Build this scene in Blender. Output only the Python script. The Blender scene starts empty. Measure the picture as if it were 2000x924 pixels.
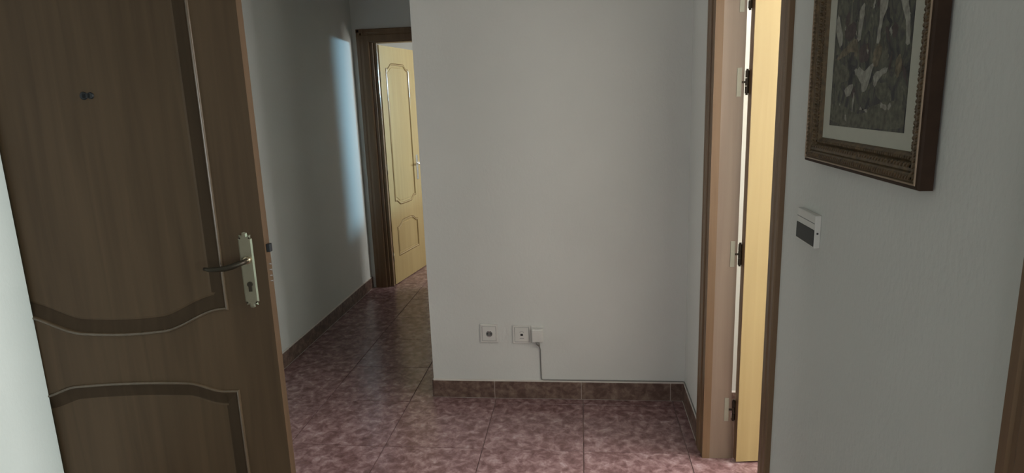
import bpy, bmesh, math, random
from mathutils import Vector, Matrix
S = bpy.context.scene
COL = S.collection
R = math.radians
random.seed(4)

# ------------------------------------------------------------------ camera
cam_d = bpy.data.cameras.new('camera')
cam = bpy.data.objects.new('camera', cam_d); COL.objects.link(cam)
PITCH, ROLL, YAW = 0.210147, -0.035027, 0.112993
FPX = 1247.09
cam_d.sensor_width = 36.0
cam_d.sensor_fit = 'HORIZONTAL'
cam_d.lens = FPX * 36.0 / 2000.0
cam_d.clip_start = 0.01
fw = Vector((-math.sin(YAW)*math.cos(PITCH), math.cos(YAW)*math.cos(PITCH), -math.sin(PITCH)))
rt = Vector((math.cos(YAW), math.sin(YAW), 0)); up = rt.cross(fw)
r2 = math.cos(ROLL)*rt + math.sin(ROLL)*up
u2 = -math.sin(ROLL)*rt + math.cos(ROLL)*up
cam.matrix_world = Matrix(((r2.x, u2.x, -fw.x, 0), (r2.y, u2.y, -fw.y, 0), (r2.z, u2.z, -fw.z, 1.53), (0, 0, 0, 1)))
S.camera = cam

# ------------------------------------------------------------------ sky, lights, exposure
w = bpy.data.worlds.new('world'); S.world = w; w.use_nodes = True
w.node_tree.nodes['Background'].inputs[0].default_value = (0.55, 0.70, 0.90, 1)
w.node_tree.nodes['Background'].inputs[1].default_value = 0.3
S.view_settings.view_transform = 'Standard'; S.view_settings.look = 'None'
S.view_settings.gamma = 1; S.view_settings.use_curve_mapping = False
S.view_settings.exposure = 0.3

def area(name, loc, rot, sx, sy, power, color):
    l = bpy.data.lights.new(name, 'AREA'); l.shape = 'RECTANGLE'; l.size = sx; l.size_y = sy
    l.energy = power; l.color = color
    o = bpy.data.objects.new(name, l); o.location = loc; o.rotation_euler = rot; COL.objects.link(o); return o

# daylight coming in through the four windows (none of them is in the frame), plus an added near-room fill
area('daylight_side_room', (2.58, 2.24, 1.85), (0, R(90), 0), 1.1, 1.42, 101, (1.0, 0.98, 0.95))
area('daylight_living_room', (-0.15, -2.58, 1.15), (R(90), 0, 0), 1.1, 1.5, 16.5, (1.0, 0.985, 0.97))
area('fill_near_room', (1.98, -0.7, 1.02), (0, R(90), 0), 1.9, 1.5, 66, (0.66, 1.0, 0.98))  # unseen window light, added to brighten the end of the left wall
area('daylight_landing', (-3.18, 2.4, 1.6), (0, R(-90), 0), 1.2, 0.6, 9, (1.0, 0.99, 0.95))
area('daylight_end_room', (1.18, 5.72, 1.7), (0, R(90), 0), 1.0, 0.6, 40, (1.0, 0.985, 0.93))
sk = area('sky_glare_outside', (4.2, 7.86, 1.9), (0, 0, 0), 1.2, 0.16, 17, (0.42, 0.76, 1.0))
sk.data.spread = R(50)
sk.rotation_euler = (Vector((-1.8, 4.95, 1.3)) - sk.location).to_track_quat('-Z', 'Y').to_euler()

# ------------------------------------------------------------------ materials
def nt(name):
    m = bpy.data.materials.new(name); m.use_nodes = True
    t = m.node_tree; return m, t, t.nodes, t.links, t.nodes['Principled BSDF']

def ramp(N, stops):
    r = N.new('ShaderNodeValToRGB'); e = r.color_ramp.elements
    while len(e) < len(stops): e.new(0.5)
    for q, (p, c) in zip(e, stops): q.position = p; q.color = (*c, 1)
    return r

def coords(N, L, scale, kind='Object'):
    tc = N.new('ShaderNodeTexCoord'); mp = N.new('ShaderNodeMapping'); mp.inputs['Scale'].default_value = scale
    L.new(tc.outputs[kind], mp.inputs[0]); return mp

def mat_paint(name, c, bump=0.25):
    m, t, N, L, P = nt(name)
    mp = coords(N, L, (1, 1, 1))
    n = N.new('ShaderNodeTexNoise'); n.inputs['Scale'].default_value = 2.2; n.inputs['Detail'].default_value = 4
    L.new(mp.outputs[0], n.inputs[0])
    r = ramp(N, [(0.3, [v*0.95 for v in c]), (0.7, c)]); L.new(n.outputs[0], r.inputs[0]); L.new(r.outputs[0], P.inputs['Base Color'])
    P.inputs['Roughness'].default_value = 0.75
    g = N.new('ShaderNodeTexNoise'); g.inputs['Scale'].default_value = 95; g.inputs['Detail'].default_value = 3
    mp2 = coords(N, L, (1, 1, 0.6)); L.new(mp2.outputs[0], g.inputs[0])
    b = N.new('ShaderNodeBump'); b.inputs['Strength'].default_value = bump; b.inputs['Distance'].default_value = 0.004
    L.new(g.outputs[0], b.inputs['Height']); L.new(b.outputs[0], P.inputs['Normal'])
    return m

def mat_wood(name, dark, light, rough=0.45, scale=(34, 34, 1.6), bump=0.08, spec=0.5):
    m, t, N, L, P = nt(name); P.inputs['Specular IOR Level'].default_value = spec
    mp = coords(N, L, scale)
    n = N.new('ShaderNodeTexNoise'); n.inputs['Scale'].default_value = 1.0; n.inputs['Detail'].default_value = 6; n.inputs['Distortion'].default_value = 0.6
    L.new(mp.outputs[0], n.inputs[0])
    mp2 = coords(N, L, (scale[0]*0.12, scale[1]*0.12, scale[2]*0.4))
    n2 = N.new('ShaderNodeTexNoise'); n2.inputs['Scale'].default_value = 1.0; n2.inputs['Detail'].default_value = 3
    L.new(mp2.outputs[0], n2.inputs[0])
    a = N.new('ShaderNodeMath'); a.operation = 'ADD'; L.new(n.outputs[0], a.inputs[0]); L.new(n2.outputs[0], a.inputs[1])
    h = N.new('ShaderNodeMath'); h.operation = 'MULTIPLY'; h.inputs[1].default_value = 0.5; L.new(a.outputs[0], h.inputs[0])
    r = ramp(N, [(0.34, dark), (0.66, light)]); L.new(h.outputs[0], r.inputs[0]); L.new(r.outputs[0], P.inputs['Base Color'])
    P.inputs['Roughness'].default_value = rough
    b = N.new('ShaderNodeBump'); b.inputs['Strength'].default_value = bump; b.inputs['Distance'].default_value = 0.002
    L.new(n.outputs[0], b.inputs['Height']); L.new(b.outputs[0], P.inputs['Normal'])
    return m

def mat_tile(name, rough=0.24, tint=(1, 1, 1)):
    m, t, N, L, P = nt(name)
    tc = N.new('ShaderNodeTexCoord'); oi = N.new('ShaderNodeObjectInfo')
    gm = N.new('ShaderNodeNewGeometry')
    mp = N.new('ShaderNodeMapping'); mp.inputs['Scale'].default_value = (1, 1, 1)
    L.new(gm.outputs['Position'], mp.inputs[0])
    n = N.new('ShaderNodeTexNoise'); n.noise_dimensions = '4D'; n.inputs['Scale'].default_value = 24; n.inputs['Detail'].default_value = 7; n.inputs['Roughness'].default_value = 0.62; n.inputs['Distortion'].default_value = 0.5
    k = N.new('ShaderNodeMath'); k.operation = 'MULTIPLY'; k.inputs[1].default_value = 23
    L.new(oi.outputs['Random'], k.inputs[0]); L.new(k.outputs[0], n.inputs['W']); L.new(mp.outputs[0], n.inputs['Vector'])
    r = ramp(N, [(0.28, (0.105, 0.053, 0.052)), (0.44, (0.190, 0.105, 0.102)), (0.56, (0.300, 0.186, 0.186)), (0.74, (0.50, 0.375, 0.37))])
    for e in r.color_ramp.elements: e.color = (e.color[0]*tint[0], e.color[1]*tint[1], e.color[2]*tint[2], 1)
    L.new(n.outputs[0], r.inputs[0]); L.new(r.outputs[0], P.inputs['Base Color'])
    P.inputs['Roughness'].default_value = rough
    b = N.new('ShaderNodeBump'); b.inputs['Strength'].default_value = 0.05; b.inputs['Distance'].default_value = 0.003
    L.new(n.outputs[0], b.inputs['Height']); L.new(b.outputs[0], P.inputs['Normal'])
    return m

def mat_plain(name, c, rough=0.5, metal=0.0, var=0.08, nscale=40):
    m, t, N, L, P = nt(name)
    mp = coords(N, L, (1, 1, 1))
    n = N.new('ShaderNodeTexNoise'); n.inputs['Scale'].default_value = nscale; n.inputs['Detail'].default_value = 3
    L.new(mp.outputs[0], n.inputs[0])
    r = ramp(N, [(0.3, [v*(1-var) for v in c]), (0.7, c)]); L.new(n.outputs[0], r.inputs[0]); L.new(r.outputs[0], P.inputs['Base Color'])
    P.inputs['Roughness'].default_value = rough; P.inputs['Metallic'].default_value = metal
    return m

def mat_print(name):
    m, t, N, L, P = nt(name)
    mp = coords(N, L, (1, 26, 16))
    n = N.new('ShaderNodeTexNoise'); n.inputs['Scale'].default_value = 1.4; n.inputs['Detail'].default_value = 7; n.inputs['Distortion'].default_value = 1.5; n.inputs['Roughness'].default_value = 0.6
    L.new(mp.outputs[0], n.inputs[0])
    r = ramp(N, [(0.30, (0.022, 0.022, 0.026)), (0.43, (0.050, 0.048, 0.048)), (0.52, (0.080, 0.082, 0.062)), (0.62, (0.125, 0.122, 0.090)), (0.75, (0.24, 0.23, 0.19))])
    L.new(n.outputs[0], r.inputs[0]); L.new(r.outputs[0], P.inputs['Base Color']); P.inputs['Roughness'].default_value = 0.6
    return m

M = {}
M['wall'] = mat_paint('wall_paint', (0.69, 0.695, 0.662))
M['ceiling'] = mat_paint('ceiling_paint', (0.72, 0.71, 0.68), 0.1)
M['oak_dark'] = mat_wood('brown_oak', (0.066, 0.038, 0.020), (0.104, 0.062, 0.034), 0.45, spec=0.25)
M['oak_moulding_shade'] = mat_wood('brown_oak_moulding_shade', (0.038, 0.022, 0.012), (0.060, 0.036, 0.020), 0.6, spec=0.15)  # darker oak puts the shade of the moulding slope into the colour
M['oak_bead'] = mat_wood('brown_oak_bead', (0.074, 0.046, 0.026), (0.110, 0.071, 0.042), 0.22, (34, 34, 1.6), 0.0, spec=0.9)
M['oak_gloss'] = mat_wood('pale_oak_gloss', (0.40, 0.30, 0.145), (0.48, 0.37, 0.19), 0.15, (30, 30, 1.2), 0.0, spec=0.8)
M['trim_gloss'] = mat_wood('oak_trim_gloss', (0.16, 0.10, 0.05), (0.24, 0.16, 0.085), 0.14, (34, 34, 1.6), 0.0, spec=0.9)
M['hinge_plate'] = mat_plain('hinge_plate', (0.36, 0.345, 0.27), 0.45, 0.1)
M['frame_side'] = mat_wood('frame_side', (0.030, 0.017, 0.010), (0.052, 0.029, 0.017), 0.6, (30, 30, 30), 0.1, spec=0.2)
M['oak_groove'] = mat_wood('oak_groove', (0.20, 0.125, 0.05), (0.27, 0.17, 0.075), 0.4)
M['oak_light'] = mat_wood('pale_oak', (0.36, 0.262, 0.113), (0.43, 0.325, 0.15), 0.4, (30, 30, 1.2), 0.04)
M['oak_trim'] = mat_wood('oak_trim', (0.135, 0.079, 0.040), (0.21, 0.127, 0.067), 0.4)
M['oak_jamb'] = mat_wood('oak_jamb', (0.20, 0.142, 0.102), (0.29, 0.215, 0.16), 0.38, (26, 26, 1.1))
M['tile'] = mat_tile('mottled_tile')
M['skirting'] = mat_tile('skirting_tile', 0.45, (0.62, 0.66, 0.52))
M['grout'] = mat_plain('grout', (0.28, 0.19, 0.18), 0.8)
M['caulk'] = mat_plain('white_joint', (0.62, 0.58, 0.53), 0.7)
M['brass'] = mat_plain('brass', (0.60, 0.50, 0.34), 0.30, 1.0)
M['nickel'] = mat_plain('pale_metal', (0.30, 0.265, 0.19), 0.30, 0.6)
M['bronze'] = mat_plain('dark_bronze', (0.045, 0.034, 0.022), 0.45, 0.6)
M['steel'] = mat_plain('steel', (0.75, 0.75, 0.74), 0.25, 1.0)
M['black'] = mat_plain('black_plastic', (0.012, 0.013, 0.016), 0.5)
M['white_plastic'] = mat_plain('white_plastic', (0.70, 0.69, 0.65), 0.4, 0, 0.03)
M['grey_line'] = mat_plain('grey_line', (0.20, 0.20, 0.20), 0.5)
M['socket_dark'] = mat_plain('socket_recess', (0.16, 0.16, 0.15), 0.5)
M['cable'] = mat_plain('grey_cable', (0.23, 0.225, 0.21), 0.5)
M['smoke'] = mat_plain('dark_window', (0.026, 0.030, 0.028), 0.5)
M['frame_brown'] = mat_wood('frame_brown', (0.050, 0.026, 0.015), (0.088, 0.047, 0.027), 0.65, (30, 30, 30), 0.1)
M['frame_gold'] = mat_plain('frame_gold', (0.155, 0.100, 0.047), 0.45, 0.1, 0.6, 90)
M['frame_fillet'] = mat_plain('frame_fillet', (0.30, 0.215, 0.14), 0.35, 0.2)
M['mat_board'] = mat_plain('mat_board', (0.52, 0.515, 0.44), 0.8, 0, 0.05)
M['print'] = mat_print('print_background')
M['pale_ink'] = mat_plain('pale_ink', (0.36, 0.35, 0.30), 0.6, 0, 0.5, 90)
M['ochre_ink'] = mat_plain('ochre_ink', (0.22, 0.18, 0.12), 0.6, 0, 0.7, 90)
M['plum_ink'] = mat_plain('plum_ink', (0.085, 0.060, 0.058), 0.6, 0, 0.5, 90)
M['dark_ink'] = mat_plain('dark_ink', (0.040, 0.040, 0.045), 0.6, 0, 0.5, 90)
M['green_ink'] = mat_plain('green_ink', (0.145, 0.142, 0.105), 0.6, 0, 0.6, 90)

# ------------------------------------------------------------------ mesh helpers
def box(bm, x0, x1, y0, y1, z0, z1, mi=0):
    vs = [bm.verts.new(p) for p in ((x0,y0,z0),(x1,y0,z0),(x1,y1,z0),(x0,y1,z0),(x0,y0,z1),(x1,y0,z1),(x1,y1,z1),(x0,y1,z1))]
    fs = [bm.faces.new([vs[i] for i in q]) for q in ((3,2,1,0),(4,5,6,7),(0,1,5,4),(1,2,6,5),(2,3,7,6),(3,0,4,7))]
    for f in fs: f.material_index = mi
    return fs

def bbox(bm, x0, x1, y0, y1, z0, z1, b, seg=2):
    t = bmesh.new(); box(t, x0, x1, y0, y1, z0, z1)
    bmesh.ops.bevel(t, geom=t.edges[:], offset=b, segments=seg, affect='EDGES', profile=0.5)
    me = bpy.data.meshes.new('tmp'); t.to_mesh(me); t.free(); bm.from_mesh(me); bpy.data.meshes.remove(me)

def cyl(bm, p, axis, r, h, n=16, r2=None):
    r2 = r if r2 is None else r2
    ax = Vector(axis).normalized(); q = ax.to_track_quat('Z', 'Y'); p = Vector(p)
    a = [bm.verts.new(p + q @ Vector((r*math.cos(2*math.pi*i/n), r*math.sin(2*math.pi*i/n), 0))) for i in range(n)]
    b = [bm.verts.new(p + q @ Vector((r2*math.cos(2*math.pi*i/n), r2*math.sin(2*math.pi*i/n), h))) for i in range(n)]
    for i in range(n): bm.faces.new((a[i], a[(i+1) % n], b[(i+1) % n], b[i]))
    bm.faces.new(a[::-1]); bm.faces.new(b)

def tube(bm, pts, rad, n=10):
    pts = [Vector(p) for p in pts]; rings = []
    for i, p in enumerate(pts):
        d = (pts[min(i+1, len(pts)-1)] - pts[max(i-1, 0)]).normalized()
        ref = Vector((0, 0, 1)) if abs(d.z) < 0.9 else Vector((1, 0, 0))
        s = d.cross(ref).normalized(); v = s.cross(d)
        r = rad[i] if isinstance(rad, (list, tuple)) else rad
        rings.append([bm.verts.new(p + r*(math.cos(2*math.pi*k/n)*s + math.sin(2*math.pi*k/n)*v)) for k in range(n)])
    for a, b in zip(rings, rings[1:]):
        for k in range(n): bm.faces.new((a[k], a[(k+1) % n], b[(k+1) % n], b[k]))
    bm.faces.new(rings[0][::-1]); bm.faces.new(rings[-1])

def prism(bm, pts2, a0, a1, place):
    """extrude a closed 2-D outline between a0 and a1; place(u, v, a) gives the point"""
    A = [bm.verts.new(place(u, v, a0)) for u, v in pts2]; B = [bm.verts.new(place(u, v, a1)) for u, v in pts2]
    n = len(pts2)
    for i in range(n): bm.faces.new((A[i], A[(i+1) % n], B[(i+1) % n], B[i]))
    bm.faces.new(A[::-1]); bm.faces.new(B)

def obj(name, bm, mats, parent=None, smooth=False, fix=True):
    if fix: bmesh.ops.recalc_face_normals(bm, faces=bm.faces[:])
    me = bpy.data.meshes.new(name); bm.to_mesh(me); bm.free()
    for m in (mats if isinstance(mats, list) else [mats]): me.materials.append(m)
    if smooth:
        for p in me.polygons: p.use_smooth = True
    o = bpy.data.objects.new(name, me); COL.objects.link(o)
    if parent: o.parent = parent
    return o

def one_box(name, dims, mat, parent=None, bev=0.0):
    bm = bmesh.new()
    bbox(bm, *dims, bev) if bev else box(bm, *dims)
    return obj(name, bm, mat, parent)

def tag(o, label=None, cat=None, group=None, kind=None):
    if label: o['label'] = label
    if cat: o['category'] = cat
    if group: o['group'] = group
    if kind: o['kind'] = kind
    return o

def empty(name, loc=(0, 0, 0), rz=0):
    o = bpy.data.objects.new(name, None); COL.objects.link(o); o.location = loc; o.rotation_euler = (0, 0, rz)
    o.empty_display_size = 0.05; return o

# ------------------------------------------------------------------ measures
XR, XL, YF, YE, HC = 0.506, -1.80, 3.09, 5.12, 2.55
XC = -0.795                      # left corner of the pale wall facing the camera
YB, YZ = -2.6, 8.0               # wall behind the camera, far wall of the end room

# ------------------------------------------------------------------ shell
def wall(name, boxes, label, mat='wall'):
    bm = bmesh.new()
    for b in boxes: box(bm, *b)
    return tag(obj(name, bm, M[mat]), label, 'wall', kind='structure')

wall('wall_far', [(XC, XR, YF, YF+0.1, 0, HC)], 'pale painted wall facing the camera with two sockets low down')
wall('wall_corridor', [(XC, XC+0.1, YF+0.1, YE, 0, HC)], 'corridor side of the pale wall, hidden behind its left corner')
wall('wall_right', [(XR, XR+0.1, YB, -0.15, 0, HC), (XR, XR+0.1, -0.15, 0.685, 2.06, HC), (XR, XR+0.1, 0.685, 1.72, 0, HC),
                    (XR, XR+0.1, 1.72, 2.578, 2.06, HC), (XR, XR+0.1, 2.578, YF+0.1, 0, HC)],
     'grey-green wall at the right carrying the framed picture and small control box')
wall('wall_left', [(XL-0.2, XL, YB, 1.818, 0, HC), (XL-0.2, XL, 1.818, 2.74, 2.10, HC), (XL-0.2, XL, 2.74, YE, 0, HC)],
     'pale wall at the left edge, beside the brown door and on along the corridor')
wall('wall_end', [(XL-0.8, -1.672, YE, YE+0.1, 0, HC), (-1.672, -0.84, YE, YE+0.1, 2.03, HC), (-0.84, 1.2, YE, YE+0.1, 0, HC)],
     'dim wall closing the corridor around the far doorway')
wall('wall_back', [(XL, -0.7, YB-0.1, YB, 0, HC), (0.4, XR, YB-0.1, YB, 0, HC), (-0.7, 0.4, YB-0.1, YB, 0, 0.4), (-0.7, 0.4, YB-0.1, YB, 1.9, HC)],
     'wall behind the camera around a window')
wall('wall_side_room', [(2.6, 2.7, 1.15, 1.52, 0, HC), (2.6, 2.7, 2.95, 3.0, 0, HC), (2.6, 2.7, 1.52, 2.95, 0, 1.3), (2.6, 2.7, 1.52, 2.95, 2.4, HC),
                        (XR+0.1, 2.7, 3.0, 3.1, 0, HC), (XR+0.1, 2.7, 1.05, 1.15, 0, HC)],
     'white walls of the bright room seen through the slit beside the hinges')
wall('wall_near_room', [(2.0, 2.1, -1.6, -1.45, 0, HC), (2.0, 2.1, 0.05, 1.05, 0, HC), (2.0, 2.1, -1.45, 0.05, 0, 0.04), (2.0, 2.1, -1.45, 0.05, 2.0, HC),
                        (XR+0.1, 2.1, -1.7, -1.6, 0, HC)], 'walls of the unseen room added beyond the doorway at the right edge for its light')
wall('wall_end_room', [(1.2, 1.3, YE, 5.4, 0, HC), (1.2, 1.3, 6.8, YZ, 0, HC), (1.2, 1.3, 5.4, 6.8, 0, 1.19), (1.2, 1.3, 5.4, 6.8, 2.25, HC),
                       (-2.6, 1.3, YZ, YZ+0.1, 0, HC), (-2.7, -2.6, YE, YZ, 0, HC)],
     'pale walls of the room beyond the far cream door')
wall('wall_landing', [(-3.3, -3.2, 1.2, 2.1, 0, HC), (-3.3, -3.2, 2.7, 3.4, 0, HC), (-3.3, -3.2, 2.1, 2.7, 0, 1.0), (-3.3, -3.2, 2.1, 2.7, 2.2, HC), (-3.2, -2.0, 1.1, 1.2, 0, HC), (-3.2, -2.0, 3.4, 3.5, 0, HC)],
     'walls of the landing outside the brown entrance door')
bm = bmesh.new(); box(bm, -3.4, 3.8, YB-0.2, YZ+0.2, HC, HC+0.1)
tag(obj('ceiling', bm, M['ceiling']), 'plain white ceiling above the hall and rooms', 'ceiling', kind='structure')

for i, (b, bars) in enumerate([
        ((-0.7, 0.4, YB-0.07, YB-0.02, 0.4, 1.9), 'x'), ((2.63, 2.68, 1.52, 2.95, 1.3, 2.4), 'y'), ((1.23, 1.28, 5.4, 6.8, 1.19, 2.25), 'y'), ((2.03, 2.08, -1.45, 0.05, 0.04, 2.0), 'y'), ((-3.28, -3.23, 2.1, 2.7, 1.0, 2.2), 'y')]):
    x0, x1, y0, y1, z0, z1 = b; t = 0.05
    win = tag(empty('window_%d' % (i+1), ((x0+x1)/2, (y0+y1)/2, z0)), ['white window frame behind the camera', 'white window frame in the bright side room', 'white window frame in the room beyond the far door', 'white window frame added in the unseen room beside the camera for its light', 'white window frame on the landing outside'][i], 'window', kind='structure')
    bm = bmesh.new()
    cx, cy = (x0+x1)/2, (y0+y1)/2
    def wb(a, b_, c, d, e, f): box(bm, a-cx, b_-cx, c-cy, d-cy, e-z0, f-z0)
    wb(x0, x1, y0, y1, z0, z0+t); wb(x0, x1, y0, y1, z1-t, z1)
    if bars == 'x':
        for a in (x0, x1-t): wb(a, a+t, y0, y1, z0+t, z1-t)
    else:
        for a in (y0, y1-t): wb(x0, x1, a, a+t, z0+t, z1-t)
    obj('window_frame', bm, M['white_plastic'], win)

# ------------------------------------------------------------------ floor and its tiles
TX, TY, G = 0.453, 0.44, 0.0032
X0, Y0 = -0.008 - 5*TX, 3.46 - 8*TY
floor = tag(one_box('floor', (-3.4, 3.8, YB-0.2, YZ+0.2, -0.12, -0.0035), M['grout']), 'mottled reddish-pink square floor tiles with thin pale joints', 'floor', kind='structure')
def tile_mesh():
    bm = bmesh.new(); a, b = (TX-G)/2, (TY-G)/2
    lo = [bm.verts.new((sx*a, sy*b, -0.0035)) for sx, sy in ((-1,-1),(1,-1),(1,1),(-1,1))]
    hi = [bm.verts.new((sx*(a-0.0012), sy*(b-0.0012), 0)) for sx, sy in ((-1,-1),(1,-1),(1,1),(-1,1))]
    for i in range(4): bm.faces.new((lo[i], lo[(i+1) % 4], hi[(i+1) % 4], hi[i]))
    bm.faces.new(hi)
    me = bpy.data.meshes.new('tile'); bm.to_mesh(me); bm.free(); me.materials.append(M['tile']); return me
tm = tile_mesh(); rest = bmesh.new()
for i in range(-3, 14):
    for j in range(-6, 19):
        cx, cy = X0 + (i+0.5)*TX, Y0 + (j+0.5)*TY
        if not (-3.3 < cx < 3.6 and YB < cy < YZ): continue
        if 0 <= i < 9 and 0 <= j < 16:
            o = bpy.data.objects.new('tile', tm); COL.objects.link(o); o.parent = floor; o.location = (cx, cy, 0)
        else:
            a, b = (TX-G)/2, (TY-G)/2
            rest.faces.new([rest.verts.new((cx+sx*a, cy+sy*b, 0)) for sx, sy in ((-1,-1),(1,-1),(1,1),(-1,1))])
tag(obj('tile_field', rest, M['tile'], floor), kind='stuff')

# ------------------------------------------------------------------ baseboards: one piece per skirting tile, white joint on top
HB = 0.094
def skirting(name, label, p0, p1, nrm, joints):
    """p0->p1 along the wall foot, nrm = into the room"""
    d = Vector((p1[0]-p0[0], p1[1]-p0[1], 0)); Ln = d.length; d.normalize(); nr = Vector(nrm)
    root = tag(empty(name, (*p0, 0)), label, 'baseboard', kind='structure')
    def P(a, t, z): q = d*a + nr*t; return (q.x, q.y, z)
    js = [0] + [j for j in joints if 0.01 < j < Ln-0.01] + [Ln]
    for a, b in zip(js, js[1:]):
        bm = bmesh.new()
        prof = [(0, 0.001), (0.0095, 0.001), (0.0095, HB-0.003), (0.007, HB), (0, HB)]
        A = [bm.verts.new(P(a+0.001, t, z)) for t, z in prof]; B = [bm.verts.new(P(b-0.001, t, z)) for t, z in prof]
        for i in range(5): bm.faces.new((A[i], A[(i+1) % 5], B[(i+1) % 5], B[i]))
        bm.faces.new(A[::-1]); bm.faces.new(B)
        obj('skirting_tile', bm, M['skirting'], root)
    bm = bmesh.new()
    prof = [(0, HB), (0.0075, HB), (0.003, HB+0.006), (0, HB+0.006)]
    A = [bm.verts.new(P(0, t, z)) for t, z in prof]; B = [bm.verts.new(P(Ln, t, z)) for t, z in prof]
    for i in range(4): bm.faces.new((A[i], A[(i+1) % 4], B[(i+1) % 4], B[i]))
    bm.faces.new(A[::-1]); bm.faces.new(B)
    for j in js[1:-1]:
        a, b = j-0.001, j+0.001
        q = [bm.verts.new(P(s, 0.0085, z)) for s, z in ((a, 0), (b, 0), (b, HB), (a, HB))]; bm.faces.new(q)
    for s0, s1 in ((0, Ln),):
        q = [bm.verts.new(P(s, t, 0.0004)) for s, t in ((s0, 0.0095), (s1, 0.0095), (s1, 0.0125), (s0, 0.0125))]; bm.faces.new(q)
    tag(obj('joint', bm, M['caulk'], root), 'thin pale joint filler')
    return root
skirting('baseboard_far', 'reddish tile baseboard under the pale wall with the sockets', (XC, YF), (XR, YF), (0, -1, 0), [0.326, 0.778, 1.23])
skirting('baseboard_right', 'short tile baseboard between the wall corner and the right doorway', (XR, 2.677), (XR, YF-0.0125), (-1, 0, 0), [])
skirting('baseboard_left', 'dark tile baseboard running along the left wall of the corridor', (XL, 2.74), (XL, YE), (1, 0, 0), [0.3+0.45*k for k in range(6)])
skirting('baseboard_near', 'tile baseboard under the wall with the picture', (XR, 0.757), (XR, 1.652), (-1, 0, 0), [0.35, 0.8])
skirting('baseboard_side_room', 'tile baseboard glimpsed through the slit beside the hinges', (XR+0.1, 3.0), (2.6, 3.0), (0, -1, 0), [0.45*k for k in range(1, 5)])
skirting('baseboard_corridor', 'tile baseboard around the left corner of the pale wall', (XC, YF), (XC, YE), (-1, 0, 0), [0.4+0.45*k for k in range(5)])

# ------------------------------------------------------------------ door casings
CAS = [(0, 0), (0, 0.012), (0.004, 0.015), (0.018, 0.015), (0.022, 0.0125), (0.030, 0.0125), (0.036, 0.0155), (0.066, 0.0135), (0.070, 0.011), (0.070, 0)]
def casing_v(parent, place, z0, z1, width=0.07, mat='oak_trim'):
    k = width/0.07; bm = bmesh.new()
    prism(bm, [(u*k, v) for u, v in CAS], z0, z1, place); return obj('casing', bm, M[mat], parent)

t1 = tag(empty('trim_1', (XR, 2.15, 0)), 'oak frame lining the right-hand doorway with hinge plates on it', 'door frame', kind='structure')
oy = 2.15
casing_v(t1, lambda u, v, a: (-v, 2.673-u-oy, a), 0, 2.12)            # far side
casing_v(t1, lambda u, v, a: (-v, 1.655+u-oy, a), 0, 2.12)            # near side
casing_v(t1, lambda u, v, a: (-v, a, 2.12-u), 1.655-oy, 2.673-oy)     # head
jb = bmesh.new(); box(jb, 0.022, 0.105, 2.552-oy, 2.578-oy, 0, 2.035); tag(obj('jamb', jb, M['oak_jamb'], t1), 'pinkish oak jamb carrying the hinge plates')
jb = bmesh.new(); box(jb, 0.105, 0.1205, 2.556-oy, 2.575-oy, 0, 0.185); tag(obj('filler_strip', jb, M['oak_jamb'], t1), 'short wood strip at the foot of the jamb')
jb = bmesh.new(); box(jb, -0.008, 0.022, 2.549-oy, 2.603-oy, 0, 2.035); obj('jamb_edge', jb, M['oak_trim'], t1)
jb = bmesh.new(); box(jb, 0.0, 0.102, 1.72-oy, 1.735-oy, 0, 2.035); obj('jamb', jb, M['oak_jamb'], t1)
jb = bmesh.new(); box(jb, 0.0, 0.102, 1.72-oy, 2.578-oy, 2.035, 2.06); obj('head_jamb', jb, M['oak_jamb'], t1)

t2 = tag(empty('trim_2', (-1.25, YE, 0)), 'dark oak frame around the far doorway at the corridor end', 'door frame', kind='structure')
ox = -1.25
casing_v(t2, lambda u, v, a: (-1.765+u-ox, -v, a), 0, 2.118, 0.098)
casing_v(t2, lambda u, v, a: (-0.75-u-ox+0.003, -v, a), 0, 2.118, 0.098)
casing_v(t2, lambda u, v, a: (a, -v, 2.118-u), -1.765-ox, -0.747-ox, 0.098)
bm = bmesh.new(); bbox(bm, -1.672-ox, -1.640-ox, 0.0, 0.1, 0, 2.02, 0.004); obj('jamb', bm, M['oak_trim'], t2)
bm = bmesh.new(); bbox(bm, -1.640-ox, -1.612-ox, 0.012, 0.045, 0, 2.02, 0.006); tag(obj('door_stop', bm, M['trim_gloss'], t2), 'thin rounded door stop strip')
bm = bmesh.new(); box(bm, -0.87-ox, -0.84-ox, 0.0, 0.1, 0, 2.02); obj('jamb', bm, M['oak_trim'], t2)
bm = bmesh.new(); box(bm, -1.672-ox, -0.84-ox, 0.0, 0.1, 2.012, 2.03); obj('head_jamb', bm, M['oak_trim'], t2)

t3 = tag(empty('trim_3', (XR, 0.27, 0)), 'brown moulded door casing at the right edge of the picture', 'door frame', kind='structure')
casing_v(t3, lambda u, v, a: (-v, 0.755-u-0.27, a), 0, 2.12)
casing_v(t3, lambda u, v, a: (-v, -0.215+u-0.27, a), 0, 2.12)
casing_v(t3, lambda u, v, a: (-v, a, 2.12-u), -0.215-0.27, 0.755-0.27)
bm = bmesh.new(); box(bm, 0, 0.1, 0.66-0.27, 0.685-0.27, 0, 2.06); box(bm, 0, 0.1, -0.15-0.27, -0.125-0.27, 0, 2.06); box(bm, 0, 0.1, -0.125-0.27, 0.66-0.27, 2.035, 2.06); obj('jamb', bm, M['oak_trim'], t3)

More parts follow.
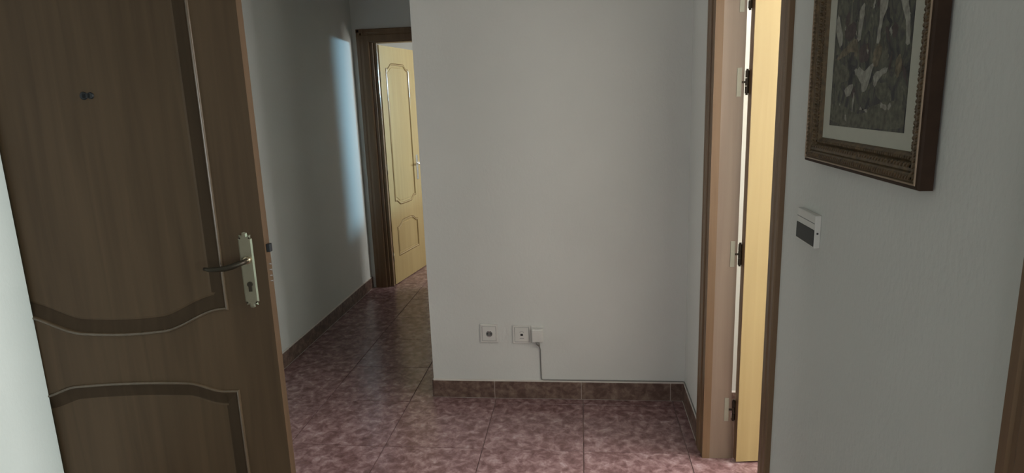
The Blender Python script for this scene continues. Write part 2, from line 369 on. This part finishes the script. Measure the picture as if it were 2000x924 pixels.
# ------------------------------------------------------------------ doors
def side_curve(x0, x1, z, amp, tab, sl, n=12, arc=0.006):
    """z along x from x0 to x1: corner tab, S curve, gentle crown, S curve, tab (amp<0: downwards)"""
    out = []
    xs = [x0, x0+tab] + [x0+tab+sl*k/n for k in range(1, n+1)]
    mid = [x0+tab+sl + (x1-x0-2*(tab+sl))*k/8 for k in range(1, 8)]
    xs = xs + mid + [x0+x1-q for q in xs[::-1]]
    for x in xs:
        t = min(x-x0, x1-x)
        if t <= tab+1e-6: dz = 0
        elif t < tab+sl: q = (t-tab)/sl; dz = amp*(q*q*(3-2*q))
        else:
            c = (x-(x0+x1)/2)/((x1-x0)/2-tab-sl); dz = amp + math.copysign(arc, amp)*(1-c*c)
        out.append((x, z+dz))
    return out

def outline(x0, x1, z0, z1, top=None, bottom=None):
    b = side_curve(x0, x1, z0, *bottom) if bottom else [(x0, z0), (x1, z0)]
    t = side_curve(x0, x1, z1, *top) if top else [(x0, z1), (x1, z1)]
    return b + t[::-1]                       # counter-clockwise seen from the front

def inset(pts, d):
    n = len(pts); out = []
    for i in range(n):
        p0, p1, p2 = Vector(pts[i-1]), Vector(pts[i]), Vector(pts[(i+1) % n])
        e1 = (p1-p0).normalized(); e2 = (p2-p1).normalized()
        n1 = Vector((-e1.y, e1.x)); n2 = Vector((-e2.y, e2.x))
        q = p1 + (n1+n2)*(d/(1+max(n1.dot(n2), -0.5))); out.append((q.x, q.y))
    return out

def make_door(name, label, loc, rz, W, H, T, outs, rings, mat, gap=0.006, pmat=None, ring_mats=None):
    root = tag(empty(name, loc, rz), label, 'door', kind='structure')
    bm = bmesh.new()
    fr = [bm.verts.new((x, 0, z)) for x, z in ((0, gap), (W, gap), (W, H), (0, H))]
    bk = [bm.verts.new((x, T, z)) for x, z in ((0, gap), (W, gap), (W, H), (0, H))]
    for i in range(4): bm.faces.new((fr[i], bk[i], bk[(i+1) % 4], fr[(i+1) % 4]))
    bm.faces.new(bk)
    edges = [e for e in bm.edges if all(v in fr for v in e.verts)]
    for o_ in outs:
        vs = [bm.verts.new((x, 0, z)) for x, z in o_]
        edges += [bm.edges.new((vs[i], vs[(i+1) % len(vs)])) for i in range(len(vs))]
    bmesh.ops.triangle_fill(bm, use_beauty=True, edges=edges, normal=(0, -1, 0))
    obj('leaf', bm, mat, root)
    for o_ in outs:
        bm = bmesh.new(); prev = None
        for k, (d, h) in enumerate(rings):
            cur = [bm.verts.new((x, -h, z)) for x, z in inset(o_, d)]
            if prev:
                for i in range(len(cur)):
                    f = bm.faces.new((prev[i], prev[(i+1) % len(cur)], cur[(i+1) % len(cur)], cur[i]))
                    if ring_mats: f.material_index = ring_mats[1][k-1]
            prev = cur
        bmesh.ops.triangle_fill(bm, use_beauty=True, edges=[e for e in bm.edges if all(v in prev for v in e.verts)], normal=(0, -1, 0))
        obj('panel', bm, ring_mats[0] if ring_mats else (pmat or mat), root, fix=True)
    return root

# --- entrance door (brown), free edge towards the middle of the picture
W1 = 1.0
fe = Vector((-1.0175, 1.9045, 0)); th = R(6)
hinge = fe + Vector((-math.cos(th), -math.sin(th), 0))*W1
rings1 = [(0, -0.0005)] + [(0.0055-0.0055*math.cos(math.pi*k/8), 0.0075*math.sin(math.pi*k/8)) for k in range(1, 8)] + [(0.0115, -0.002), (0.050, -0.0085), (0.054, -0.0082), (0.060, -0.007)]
pl, pr = W1-0.859, W1-0.141
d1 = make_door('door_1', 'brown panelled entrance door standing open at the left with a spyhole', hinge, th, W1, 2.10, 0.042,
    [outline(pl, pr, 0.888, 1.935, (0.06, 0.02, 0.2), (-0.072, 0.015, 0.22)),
     outline(pl, pr, 0.15, 0.607, (0.034, 0.045, 0.13), None)], rings1, M['oak_dark'], ring_mats=([M['oak_dark'], M['oak_bead'], M['oak_moulding_shade']], [1]*8 + [2, 2, 0]))
def L1(s): return W1 - s
# handle: long plate with crown ends, lever, key hole
def crown_plate(cx, z0, z1, hw):
    c = hw*2; r_, l_ = [], []
    top = [(hw, z1-0.022), (hw*0.78, z1-0.020), (hw*0.84, z1-0.010), (hw*0.42, z1-0.012), (hw*0.36, z1-0.003), (0, z1)]
    bot = [(x, z0+z1-z) for x, z in top]
    pts = [(x, z) for x, z in bot[::-1]][0:] + top
    left = [(-x, z) for x, z in top[::-1][1:]] + [(-x, z) for x, z in bot[:-1]]
    return [(cx+x, z) for x, z in pts + left]
bm = bmesh.new(); cp = crown_plate(L1(0.0600), 0.893, 1.148, 0.0225)
vb = [bm.verts.new((x, 0, z)) for x, z in cp]; ci = inset(cp, 0.0048)
vm = [bm.verts.new((x, -0.0022, z)) for x, z in cp]; vt = [bm.verts.new((x, -0.0058, z)) for x, z in ci]
n = len(cp)
for i in range(n):
    j = (i+1) % n
    bm.faces.new((vb[i], vb[j], vm[j], vm[i])); bm.faces.new((vm[i], vm[j], vt[j], vt[i]))
bm.faces.new(vt)
hp = tag(obj('handle_plate', bm, M['nickel'], d1), 'long pale brass handle plate with scalloped ends')
bm = bmesh.new(); lx = L1(0.058)
cyl(bm, (lx, -0.0055, 1.056), (0, -1, 0), 0.012, 0.01, 18); obj('rosette', bm, M['brass'], hp, True)
bm = bmesh.new()
pth = [(lx, -0.012, 1.056), (lx, -0.034, 1.056), (lx-0.003, -0.046, 1.056), (lx-0.012, -0.053, 1.054), (lx-0.028, -0.056, 1.048), (lx-0.052, -0.056, 1.042), (lx-0.08, -0.055, 1.040), (lx-0.105, -0.054, 1.040), (lx-0.122, -0.050, 1.042)]
tube(bm, pth, [0.0085, 0.0085, 0.0085, 0.009, 0.0095, 0.009, 0.0078, 0.007, 0.005], 12); tag(obj('lever', bm, M['bronze'], hp, True), 'dark curved lever handle')
bm = bmesh.new(); cyl(bm, (L1(0.059), -0.0058, 0.975), (0, -1, 0), 0.0088, 0.004, 20)
box(bm, L1(0.059)-0.0052, L1(0.059)+0.0052, -0.0095, -0.0058, 0.951, 0.972); obj('lock_cylinder', bm, M['bronze'], hp)
bm = bmesh.new()
for z, dx in ((1.128, -0.015), (1.128, 0.015), (0.913, -0.015), (0.913, 0.015)): cyl(bm, (L1(0.060)+dx, -0.0058, z), (0, -1, 0), 0.003, 0.0012, 10)
obj('screw', bm, M['bronze'], hp)
bm = bmesh.new(); bbox(bm, W1, W1+0.013, 0.010, 0.030, 1.076, 1.103, 0.002); tag(obj('latch', bm, M['black'], d1), 'small black latch jutting from the door edge')
for z in (1.035, 1.0155, 0.996, 0.9775):
    bm = bmesh.new(); cyl(bm, (W1-0.001, 0.020, z), (1, 0, 0), 0.0038, 0.0075, 12, 0.003); tag(obj('lock_bolt', bm, M['steel'], d1), 'bright round lock bolt end')
bm = bmesh.new()
for dx, sc in ((-0.0095, 1.0), (0.0115, 0.85)):
    cyl(bm, (L1(0.494)+dx, 0.0061, 1.588), (0, -1, 0), 0.0125*sc, 0.0035, 20, 0.010*sc)
box(bm, L1(0.494)-0.012, L1(0.494)+0.012, 0.0026, 0.0061, 1.581, 1.595)
tag(obj('spyhole_cover', bm, M['black'], d1), 'small dark spyhole cover')
for z in (0.25, 1.02, 1.8):
    bm = bmesh.new(); cyl(bm, (0.0, 0.05, z-0.05), (0, 0, 1), 0.007, 0.1, 10); obj('hinge', bm, M['nickel'], d1, True)

# --- door of the bright room at the right, folded back against the far jamb
rings3 = [(0, 0), (0.003, -0.005), (0.006, -0.001)] + [(0.011-0.005*math.cos(math.pi*k/6), -0.001+0.006*math.sin(math.pi*k/6)) for k in range(1, 6)] + [(0.016, -0.003), (0.018, -0.006), (0.034, -0.008), (0.038, -0.004)]
rm3 = ([M['oak_light'], M['oak_groove'], M['oak_gloss']], [1, 1, 2, 2, 2, 2, 2, 2, 1, 0, 0])
W2 = 0.79
d2 = make_door('door_2', 'cream oak door opened into the bright room at the right, hinge side showing', (0.631, 2.515, 0), R(7), W2, 2.03, 0.035,
    [outline(0.125, W2-0.125, 0.72, 1.83, (0.042, 0.02, 0.1), (-0.042, 0.02, 0.1)), outline(0.125, W2-0.125, 0.15, 0.52, (0.042, 0.02, 0.1), None)],
    rings3, M['oak_light'], 0.008, ring_mats=rm3)
bm = bmesh.new(); box(bm, -0.0015, 0.0, 0.001, 0.034, 0.01, 2.028); tag(obj('shaded_edge', bm, M['oak_trim'], d2), 'hinge edge coloured darker for its shade')  # brown strip paints in the shade on the hinge edge
inv = Matrix.Rotation(-R(7), 4, 'Z') @ Matrix.Translation((-0.631, -2.515, 0))
for z in (1.872, 1.567, 0.900, 0.228):
    bm = bmesh.new()
    bbox(bm, 0.5835, 0.6010, 2.5500, 2.5515, z-0.053, z+0.053, 0.0006, 1)
    for dz in (-0.04, -0.012, 0.012, 0.04): cyl(bm, (0.592, 2.5503, z+dz), (0, -1, 0), 0.0022, 0.0008, 8)
    bm.transform(inv); hg = tag(obj('hinge', bm, M['hinge_plate'], d2), 'pale brass hinge plate on the jamb')
    bm = bmesh.new()
    for a, b in ((-0.042, -0.016), (-0.014, 0.014), (0.016, 0.042)): cyl(bm, (0.6195, 2.546, z+a), (0, 0, 1), 0.0072, b-a, 12)
    for a in (-0.048, 0.042): cyl(bm, (0.6195, 2.546, z+a), (0, 0, 1), 0.0045, 0.006, 10)
    box(bm, 0.6010, 0.6195, 2.5490, 2.5515, z-0.004, z+0.004); box(bm, 0.6195, 0.634, 2.545, 2.548, z-0.04, z+0.04)
    bm.transform(inv); tag(obj('knuckle', bm, M['bronze'], hg), 'dark hinge knuckle')

# --- cream door in the far doorway
W3 = 0.69
d3 = make_door('door_3', 'cream oak panelled door standing open in the far doorway', (-1.61, 5.178, 0), math.atan2(0.645, 0.105), W3, 2.0, 0.035,
    [outline(0.093, 0.54, 0.712, 1.825, (0.040, 0.03, 0.075, 8, 0.002), (-0.040, 0.03, 0.085, 8, 0.002)),
     outline(0.103, 0.545, 0.232, 0.495, (0.046, 0.02, 0.11, 8, 0.002), None)], rings3, M['oak_light'], ring_mats=rm3)
bm = bmesh.new(); bbox(bm, 0.582, 0.618, -0.005, 0, 0.845, 1.072, 0.002)
h3 = tag(obj('handle_plate', bm, M['steel'], d3), 'silver handle plate')
bm = bmesh.new(); tube(bm, [(0.60, -0.004, 0.998), (0.60, -0.04, 0.998), (0.592, -0.05, 0.998), (0.57, -0.052, 0.998), (0.50, -0.05, 0.996)], [0.008, 0.008, 0.009, 0.009, 0.006], 10)
obj('lever', bm, M['steel'], h3, True)
for z in (0.25, 1.0, 1.75):
    bm = bmesh.new(); cyl(bm, (-0.006, 0.0, z-0.04), (0, 0, 1), 0.005, 0.08, 10); obj('hinge', bm, M['nickel'], d3, True)

# --- door of the doorway at the right edge, folded open into its room (out of view)
d4 = make_door('door_4', 'brown door folded open behind the casing at the right edge', (XR+0.115, -0.155, 0), R(-86), 0.775, 2.03, 0.035,
    [outline(0.125, 0.65, 0.72, 1.83, (0.042, 0.02, 0.1), (-0.042, 0.02, 0.1)), outline(0.125, 0.65, 0.15, 0.52, (0.042, 0.02, 0.1), None)], rings3, M['oak_trim'])

# ------------------------------------------------------------------ sockets, adaptor, cable
def socket_plate(name, label, cx, cz, wd, ht):
    root = tag(empty(name, (cx, YF, cz)), label, 'socket')
    bm = bmesh.new()
    bbox(bm, -wd/2, wd/2, -0.008, 0, -ht/2, ht/2, 0.0025); obj('frame', bm, M['white_plastic'], root)
    bm = bmesh.new(); g = 0.0015
    a, b = wd/2-0.011, ht/2-0.011
    for q in ((-a-g, a+g, b, b+g), (-a-g, a+g, -b-g, -b), (-a-g, -a, -b, b), (a, a+g, -b, b)):
        box(bm, q[0], q[1], -0.0086, -0.0078, q[2], q[3])
    obj('groove', bm, M['grey_line'], root)
    bm = bmesh.new(); bbox(bm, -a, a, -0.0105, -0.007, -b, b, 0.0015); ins = obj('insert', bm, M['white_plastic'], root)
    return root, ins
s1, i1 = socket_plate('power_socket', 'white square power socket low on the pale wall, left of the other plate', -0.487, 0.357, 0.092, 0.098)
bm = bmesh.new(); n = 24
ro = [bm.verts.new((0.019*math.cos(2*math.pi*i/n)+0.002, -0.0107, 0.019*math.sin(2*math.pi*i/n))) for i in range(n)]
ri = [bm.verts.new((0.0165*math.cos(2*math.pi*i/n)+0.002, -0.0115, 0.0165*math.sin(2*math.pi*i/n))) for i in range(n)]
for i in range(n): bm.faces.new((ro[i], ro[(i+1) % n], ri[(i+1) % n], ri[i]))
obj('rim', bm, M['white_plastic'], i1)
bm = bmesh.new(); cyl(bm, (0.002, -0.0104, 0), (0, -1, 0), 0.0165, 0.0007, 24); obj('well', bm, M['socket_dark'], i1)
bm = bmesh.new()
for dx in (-0.0095, 0.0095): cyl(bm, (0.002+dx, -0.011, 0), (0, -1, 0), 0.0036, 0.0006, 12)
obj('pin_hole', bm, M['black'], i1)
for za in (-0.016, 0.0105):
    bm = bmesh.new(); bbox(bm, -0.004, 0.008, -0.0135, -0.011, za, za+0.0055, 0.001); obj('earth_clip', bm, M['steel'], i1)

s2, i2 = socket_plate('phone_socket', 'white square phone socket with a small black port, touching the adaptor', -0.317, 0.353, 0.094, 0.098)
bm = bmesh.new(); box(bm, -0.0065, 0.0065, -0.0112, -0.0104, -0.0055, 0.0055); obj('port', bm, M['black'], i2)
bm = bmesh.new()
box(bm, -0.011, 0.011, -0.011, -0.0104, -0.0215, -0.0195); obj('port_mark', bm, M['grey_line'], i2)
bm = bmesh.new()
for i in range(10):
    a0, a1 = math.pi*i/10, math.pi*(i+1)/10
    p = [(0.011*math.cos(a), 0.012+0.006*math.sin(a)) for a in (a0, a1)]
    bm.faces.new([bm.verts.new((x, -0.0109, z)) for x, z in (p[0], p[1], (p[1][0]*0.86, p[1][1]-0.0012), (p[0][0]*0.86, p[0][1]-0.0012))])
obj('port_mark', bm, M['grey_line'], i2)

ad = tag(empty('wall_adaptor', (-0.238, YF, 0.353)), 'chunky white adaptor beside the phone socket with a cable hanging from it', 'adaptor')
bm = bmesh.new(); bbox(bm, -0.031, 0.031, -0.010, 0, -0.040, 0.047, 0.003); obj('back_plate', bm, M['white_plastic'], ad)
bm = bmesh.new(); bbox(bm, -0.0265, 0.030, -0.034, -0.009, -0.034, 0.036, 0.006, 3); obj('body', bm, M['white_plastic'], ad)
bm = bmesh.new(); bbox(bm, -0.018, 0.016, -0.0352, -0.033, -0.02, 0.024, 0.001); obj('face_label', bm, M['white_plastic'], ad)
bm = bmesh.new(); tube(bm, [(0.0, -0.02, -0.032), (0.004, -0.02, -0.045), (0.010, -0.014, -0.060)], [0.012, 0.009, 0.0045], 12); tag(obj('strain_relief', bm, M['cable'], ad, True), 'grey cable boot')

bm = bmesh.new()
zt = HB+0.006+0.0032
tube(bm, [(-0.228, YF-0.014, 0.292), (-0.224, YF-0.006, 0.270), (-0.224, YF-0.0034, 0.235), (-0.2235, YF-0.0034, 0.16), (-0.223, YF-0.0034, zt+0.012), (-0.221, YF-0.0034, zt+0.003), (-0.212, YF-0.0034, zt),
          (0.0, YF-0.0034, zt), (0.25, YF-0.0034, zt), (XR-0.012, YF-0.0034, zt), (XR-0.0045, YF-0.006, zt), (XR-0.0034, YF-0.016, zt), (XR-0.0034, 2.9, zt), (XR-0.0034, 2.685, zt)], 0.0032, 8)
tag(obj('phone_cable', bm, M['cable'], None, True), 'thin grey cable dropping from the adaptor and running along the baseboard top', 'cable')

# ------------------------------------------------------------------ control box on the near right wall
cb = tag(empty('control_box', (XR, 1.455, 1.232)), 'small white wall control box with a dark window below the picture', 'control box')
bm = bmesh.new(); bbox(bm, -0.013, 0, -0.057, 0.057, -0.037, 0.035, 0.002); obj('casing', bm, M['white_plastic'], cb)
bm = bmesh.new(); bbox(bm, -0.0145, -0.0125, -0.055, 0.056, -0.033, 0.0035, 0.001); tag(obj('window', bm, M['smoke'], cb), 'dark tinted window')
bm = bmesh.new(); box(bm, -0.0134, -0.0128, -0.055, 0.056, 0.0165, 0.0180); obj('seam', bm, M['grey_line'], cb)
bm = bmesh.new(); cyl(bm, (-0.007, -0.0566, -0.004), (0, -1, 0), 0.0022, 0.001, 10); obj('screw', bm, M['black'], cb)

# ------------------------------------------------------------------ framed picture
PY0, PY1, PZ0, PZ1 = 0.974, 1.455, 1.381, 2.03
pc = tag(empty('framed_picture', (XR, (PY0+PY1)/2, PZ0)), 'dark wood and gold framed print with white mat hanging on the right wall', 'picture')
cyp = (PY0+PY1)/2
def sweep(name, prof, mat, smooth=False):
    bm = bmesh.new(); prev = None; first = None
    for u, h in prof:
        cur = [bm.verts.new((-h, y-cyp, z-PZ0)) for y, z in ((PY0+u, PZ0+u), (PY1-u, PZ0+u), (PY1-u, PZ1-u), (PY0+u, PZ1-u))]
        if prev:
            for i in range(4): bm.faces.new((prev[i], prev[(i+1) % 4], cur[(i+1) % 4], cur[i]))
        prev = cur
    return obj(name, bm, mat, pc, smooth)
sweep('outer_moulding', [(0.004, 0.001), (0.0, 0.003), (0.0, 0.021), (0.0015, 0.0240), (0.004, 0.0248), (0.0062, 0.0248)], M['frame_side'])
tag(sweep('fillet', [(0.0062, 0.0240), (0.0066, 0.0262), (0.0078, 0.0268), (0.0092, 0.0262), (0.0096, 0.0235)], M['frame_fillet']), 'thin light line round the frame')
sweep('carved_moulding', [(0.0096, 0.0235), (0.012, 0.0245), (0.018, 0.0250), (0.023, 0.0235), (0.0245, 0.0205), (0.0262, 0.0222), (0.030, 0.0215), (0.036, 0.0165), (0.0385, 0.0125), (0.041, 0.0150), (0.046, 0.0148), (0.0495, 0.0122), (0.052, 0.0075)], M['frame_gold'])
bm = bmesh.new()
def bead(c, ru, rv, rn, ang, along):
    # low bump: u across the member, v along it
    n = 8
    base, mid = [], []
    for i in range(n):
        a = 2*math.pi*i/n; u, v = ru*math.cos(a), rv*math.sin(a)
        u, v = u*math.cos(ang)-v*math.sin(ang), u*math.sin(ang)+v*math.cos(ang)
        p = Vector(c) + Vector((0, u, v) if along == 'z' else (0, v, u)); base.append(bm.verts.new(p))
        q = Vector(c) + Vector((-rn*0.8, u*0.6, v*0.6) if along == 'z' else (-rn*0.8, v*0.6, u*0.6)); mid.append(bm.verts.new(q))
    for i in range(n): bm.faces.new((base[i], base[(i+1) % n], mid[(i+1) % n], mid[i]))
    bm.faces.new(mid)
for along, L0, L1_ in (('z', PZ0, PZ1), ('y', PY0, PY1)):
    for side in (0, 1):
        for off, hh, rr, st in ((0.0165, 0.0245, (0.0052, 0.0028, 0.0030), 0.0085), (0.0325, 0.0188, (0.0062, 0.0034, 0.0034), 0.0105), (0.0435, 0.0146, (0.0030, 0.0030, 0.0026), 0.0075)):
            k = int((L1_-L0-2*off)/st)
            for q in range(k+1):
                s = L0+off + (L1_-L0-2*off)*q/k
                if along == 'z': c = (-hh, (PY0+off if side == 0 else PY1-off)-cyp, s-PZ0)
                else: c = (-hh, s-cyp, (PZ0+off if side == 0 else PZ1-off)-PZ0)
                bead(c, *rr, 0.55*(1 if side else -1), along)
tag(obj('carved_ornament', bm, M['frame_gold'], pc), 'rows of small carved beads on the frame', kind='stuff')
bm = bmesh.new(); box(bm, -0.0080, -0.003, PY0+0.046-cyp, PY1-0.046-cyp, 0.046, PZ1-PZ0-0.046); mb = obj('mat_board', bm, M['mat_board'], pc)
bm = bmesh.new(); box(bm, -0.0055, 0, PY0+0.006-cyp, PY1-0.006-cyp, 0.006, PZ1-PZ0-0.006); obj('backing', bm, M['frame_brown'], pc)
UY0, UY1, UZ0, UZ1 = 1.063, 1.368, 1.459, 1.96
bm = bmesh.new(); box(bm, -0.0088, -0.0078, UY0-cyp, UY1-cyp, UZ0-PZ0, UZ1-PZ0); pr_ = tag(obj('print', bm, M['print'], pc), 'dark muted print with loose pale brush shapes')
# loose pale strokes of the print: (u from its left edge 0..1, v height above its lower edge in metres)
STROKES = {
 'pale_ink': [
  [(0.00,.150),(0.02,.175),(0.06,.168),(0.12,.140),(0.13,.118),(0.09,.112),(0.05,.128)],
  [(0.36,.175),(0.41,.182),(0.43,.170),(0.40,.125),(0.36,.118),(0.35,.140)],
  [(0.56,.205),(0.60,.212),(0.63,.200),(0.64,.178),(0.69,.190),(0.72,.178),(0.70,.155),(0.66,.145),(0.65,.110),(0.60,.108),(0.62,.150),(0.61,.190)],
  [(0.34,.072),(0.42,.076),(0.50,.068),(0.60,.085),(0.56,.045),(0.48,.030),(0.44,.050),(0.36,.063)],
  [(0.60,.062),(0.74,.075),(0.78,.068),(0.66,.052),(0.62,.040)],
  [(0.20,.040),(0.30,.048),(0.34,.045),(0.31,.030),(0.23,.028)],
  [(0.85,.30),(0.89,.30),(0.87,.22),(0.92,.170),(0.98,.130),(0.99,.100),(0.95,.098),(0.93,.128),(0.86,.165),(0.83,.200)],
  [(0.89,.168),(1.0,.182),(1.0,.172),(0.92,.160)], [(0.93,.205),(1.0,.212),(1.0,.204)],
  [(0.71,.012),(0.73,.018),(0.78,.013),(0.80,.006),(0.74,.008)],
  [(0.345,.034),(0.37,.034),(0.36,-.0),(0.34,.0)],
  [(0.80,.012),(0.83,.02),(0.84,.012),(0.82,.004)], [(0.45,.004),(0.47,.010),(0.50,.003),(0.53,.009),(0.57,.002)],
  [(0.10,.30),(0.15,.29),(0.13,.24),(0.11,.25)], [(0.45,.33),(0.55,.36),(0.58,.31),(0.50,.30)]],
 'ochre_ink': [
  [(0.05,.098),(0.14,.108),(0.22,.118),(0.33,.125),(0.37,.110),(0.36,.095),(0.33,.094),(0.32,.106),(0.20,.098),(0.07,.092)],
  [(0.58,.100),(0.66,.112),(0.69,.098),(0.66,.080),(0.62,.070),(0.58,.078)],
  [(0.84,.080),(0.90,.090),(0.93,.070),(0.89,.050),(0.86,.060)]],
 'plum_ink': [
  [(0.38,.110),(0.50,.116),(0.55,.100),(0.50,.082),(0.40,.084)], [(0.76,.130),(0.82,.138),(0.86,.125),(0.81,.112)],
  [(0.15,.145),(0.30,.155),(0.34,.135),(0.25,.120),(0.16,.128)]],
 'green_ink': [
  [(0.0,-.026),(0.0,.012),(0.14,.018),(0.3,.004),(0.46,-.002),(0.62,.010),(0.8,.022),(1.0,.016),(1.0,-.026)],
  [(0.02,.10),(0.02,.07),(0.10,.02),(0.16,.05),(0.12,.09)], [(0.62,.05),(0.68,.02),(0.84,.03),(0.78,.048)],
  [(0.04,.08),(0.12,.085),(0.26,.075),(0.28,.055),(0.16,.050),(0.06,.055)], [(0.60,.012),(0.80,.016),(0.82,.002),(0.62,-.001)],
  [(0.42,.235),(0.50,.240),(0.52,.222),(0.46,.215)], [(0.05,.215),(0.10,.22),(0.11,.18),(0.06,.185)]]}
rp = random.Random(11)
def dab(u, v, lu, lv, lean):
    return [(u+lean*lv*3*t + lu*w*rp.uniform(0.6, 1.3), v+lv*t) for t, w in ((-1, 0.3), (-0.4, 1), (0.4, 0.9), (1, 0.25), (0.5, -0.8), (-0.5, -1))]
for _ in range(95):
    u, v = rp.uniform(0.04, 0.96), rp.uniform(-0.015, 0.36)
    k = rp.choice(['green_ink']*5 + ['plum_ink']*3 + ['dark_ink']*6 + ['ochre_ink', 'pale_ink', 'pale_ink'] if v < 0.20 else ['dark_ink']*7 + ['green_ink']*3 + ['plum_ink']*2 + ['pale_ink'])
    small = 0.45 if k in ('pale_ink', 'ochre_ink') else 1.0
    STROKES.setdefault(k, []).insert(0, dab(u, v, rp.uniform(0.012, 0.034)*small, rp.uniform(0.006, 0.022)*small, rp.uniform(-0.8, 0.8)))
STROKES = {k: STROKES[k] for k in ('dark_ink', 'green_ink', 'plum_ink', 'ochre_ink', 'pale_ink')}
lay = 0
for mk, polys in STROKES.items():
    for p in polys:
        bm = bmesh.new(); lay += 1
        c = Vector((sum(q[0] for q in p)/len(p), sum(q[1] for q in p)/len(p)))
        n = len(p); ring = []
        for i in range(n):                                   # soften the outline (one corner-cutting pass)
            a, b = Vector(p[i]), Vector(p[(i+1) % n]); ring += [Vector((q.x+rp.uniform(-0.007, 0.007), q.y+rp.uniform(-0.0022, 0.0022))) for q in (a.lerp(b, 0.2), a.lerp(b, 0.5), a.lerp(b, 0.8))]
        y = lambda u: UY1 - u*(UY1-UY0) - cyp
        z = lambda v: UZ0 + 0.028 + v*1.05 - PZ0
        ring = [Vector((min(max(q.x, 0.004), 0.996), max(q.y, -0.0262))) for q in ring]
        vs = [bm.verts.new((-0.00882 - lay*0.000004, y(q.x), z(q.y))) for q in ring]
        es = [bm.edges.new((vs[i], vs[(i+1) % len(vs)])) for i in range(len(vs))]
        bmesh.ops.triangle_fill(bm, use_beauty=True, edges=es, normal=(-1, 0, 0))
        obj('brush_shape', bm, M[mk], pr_)
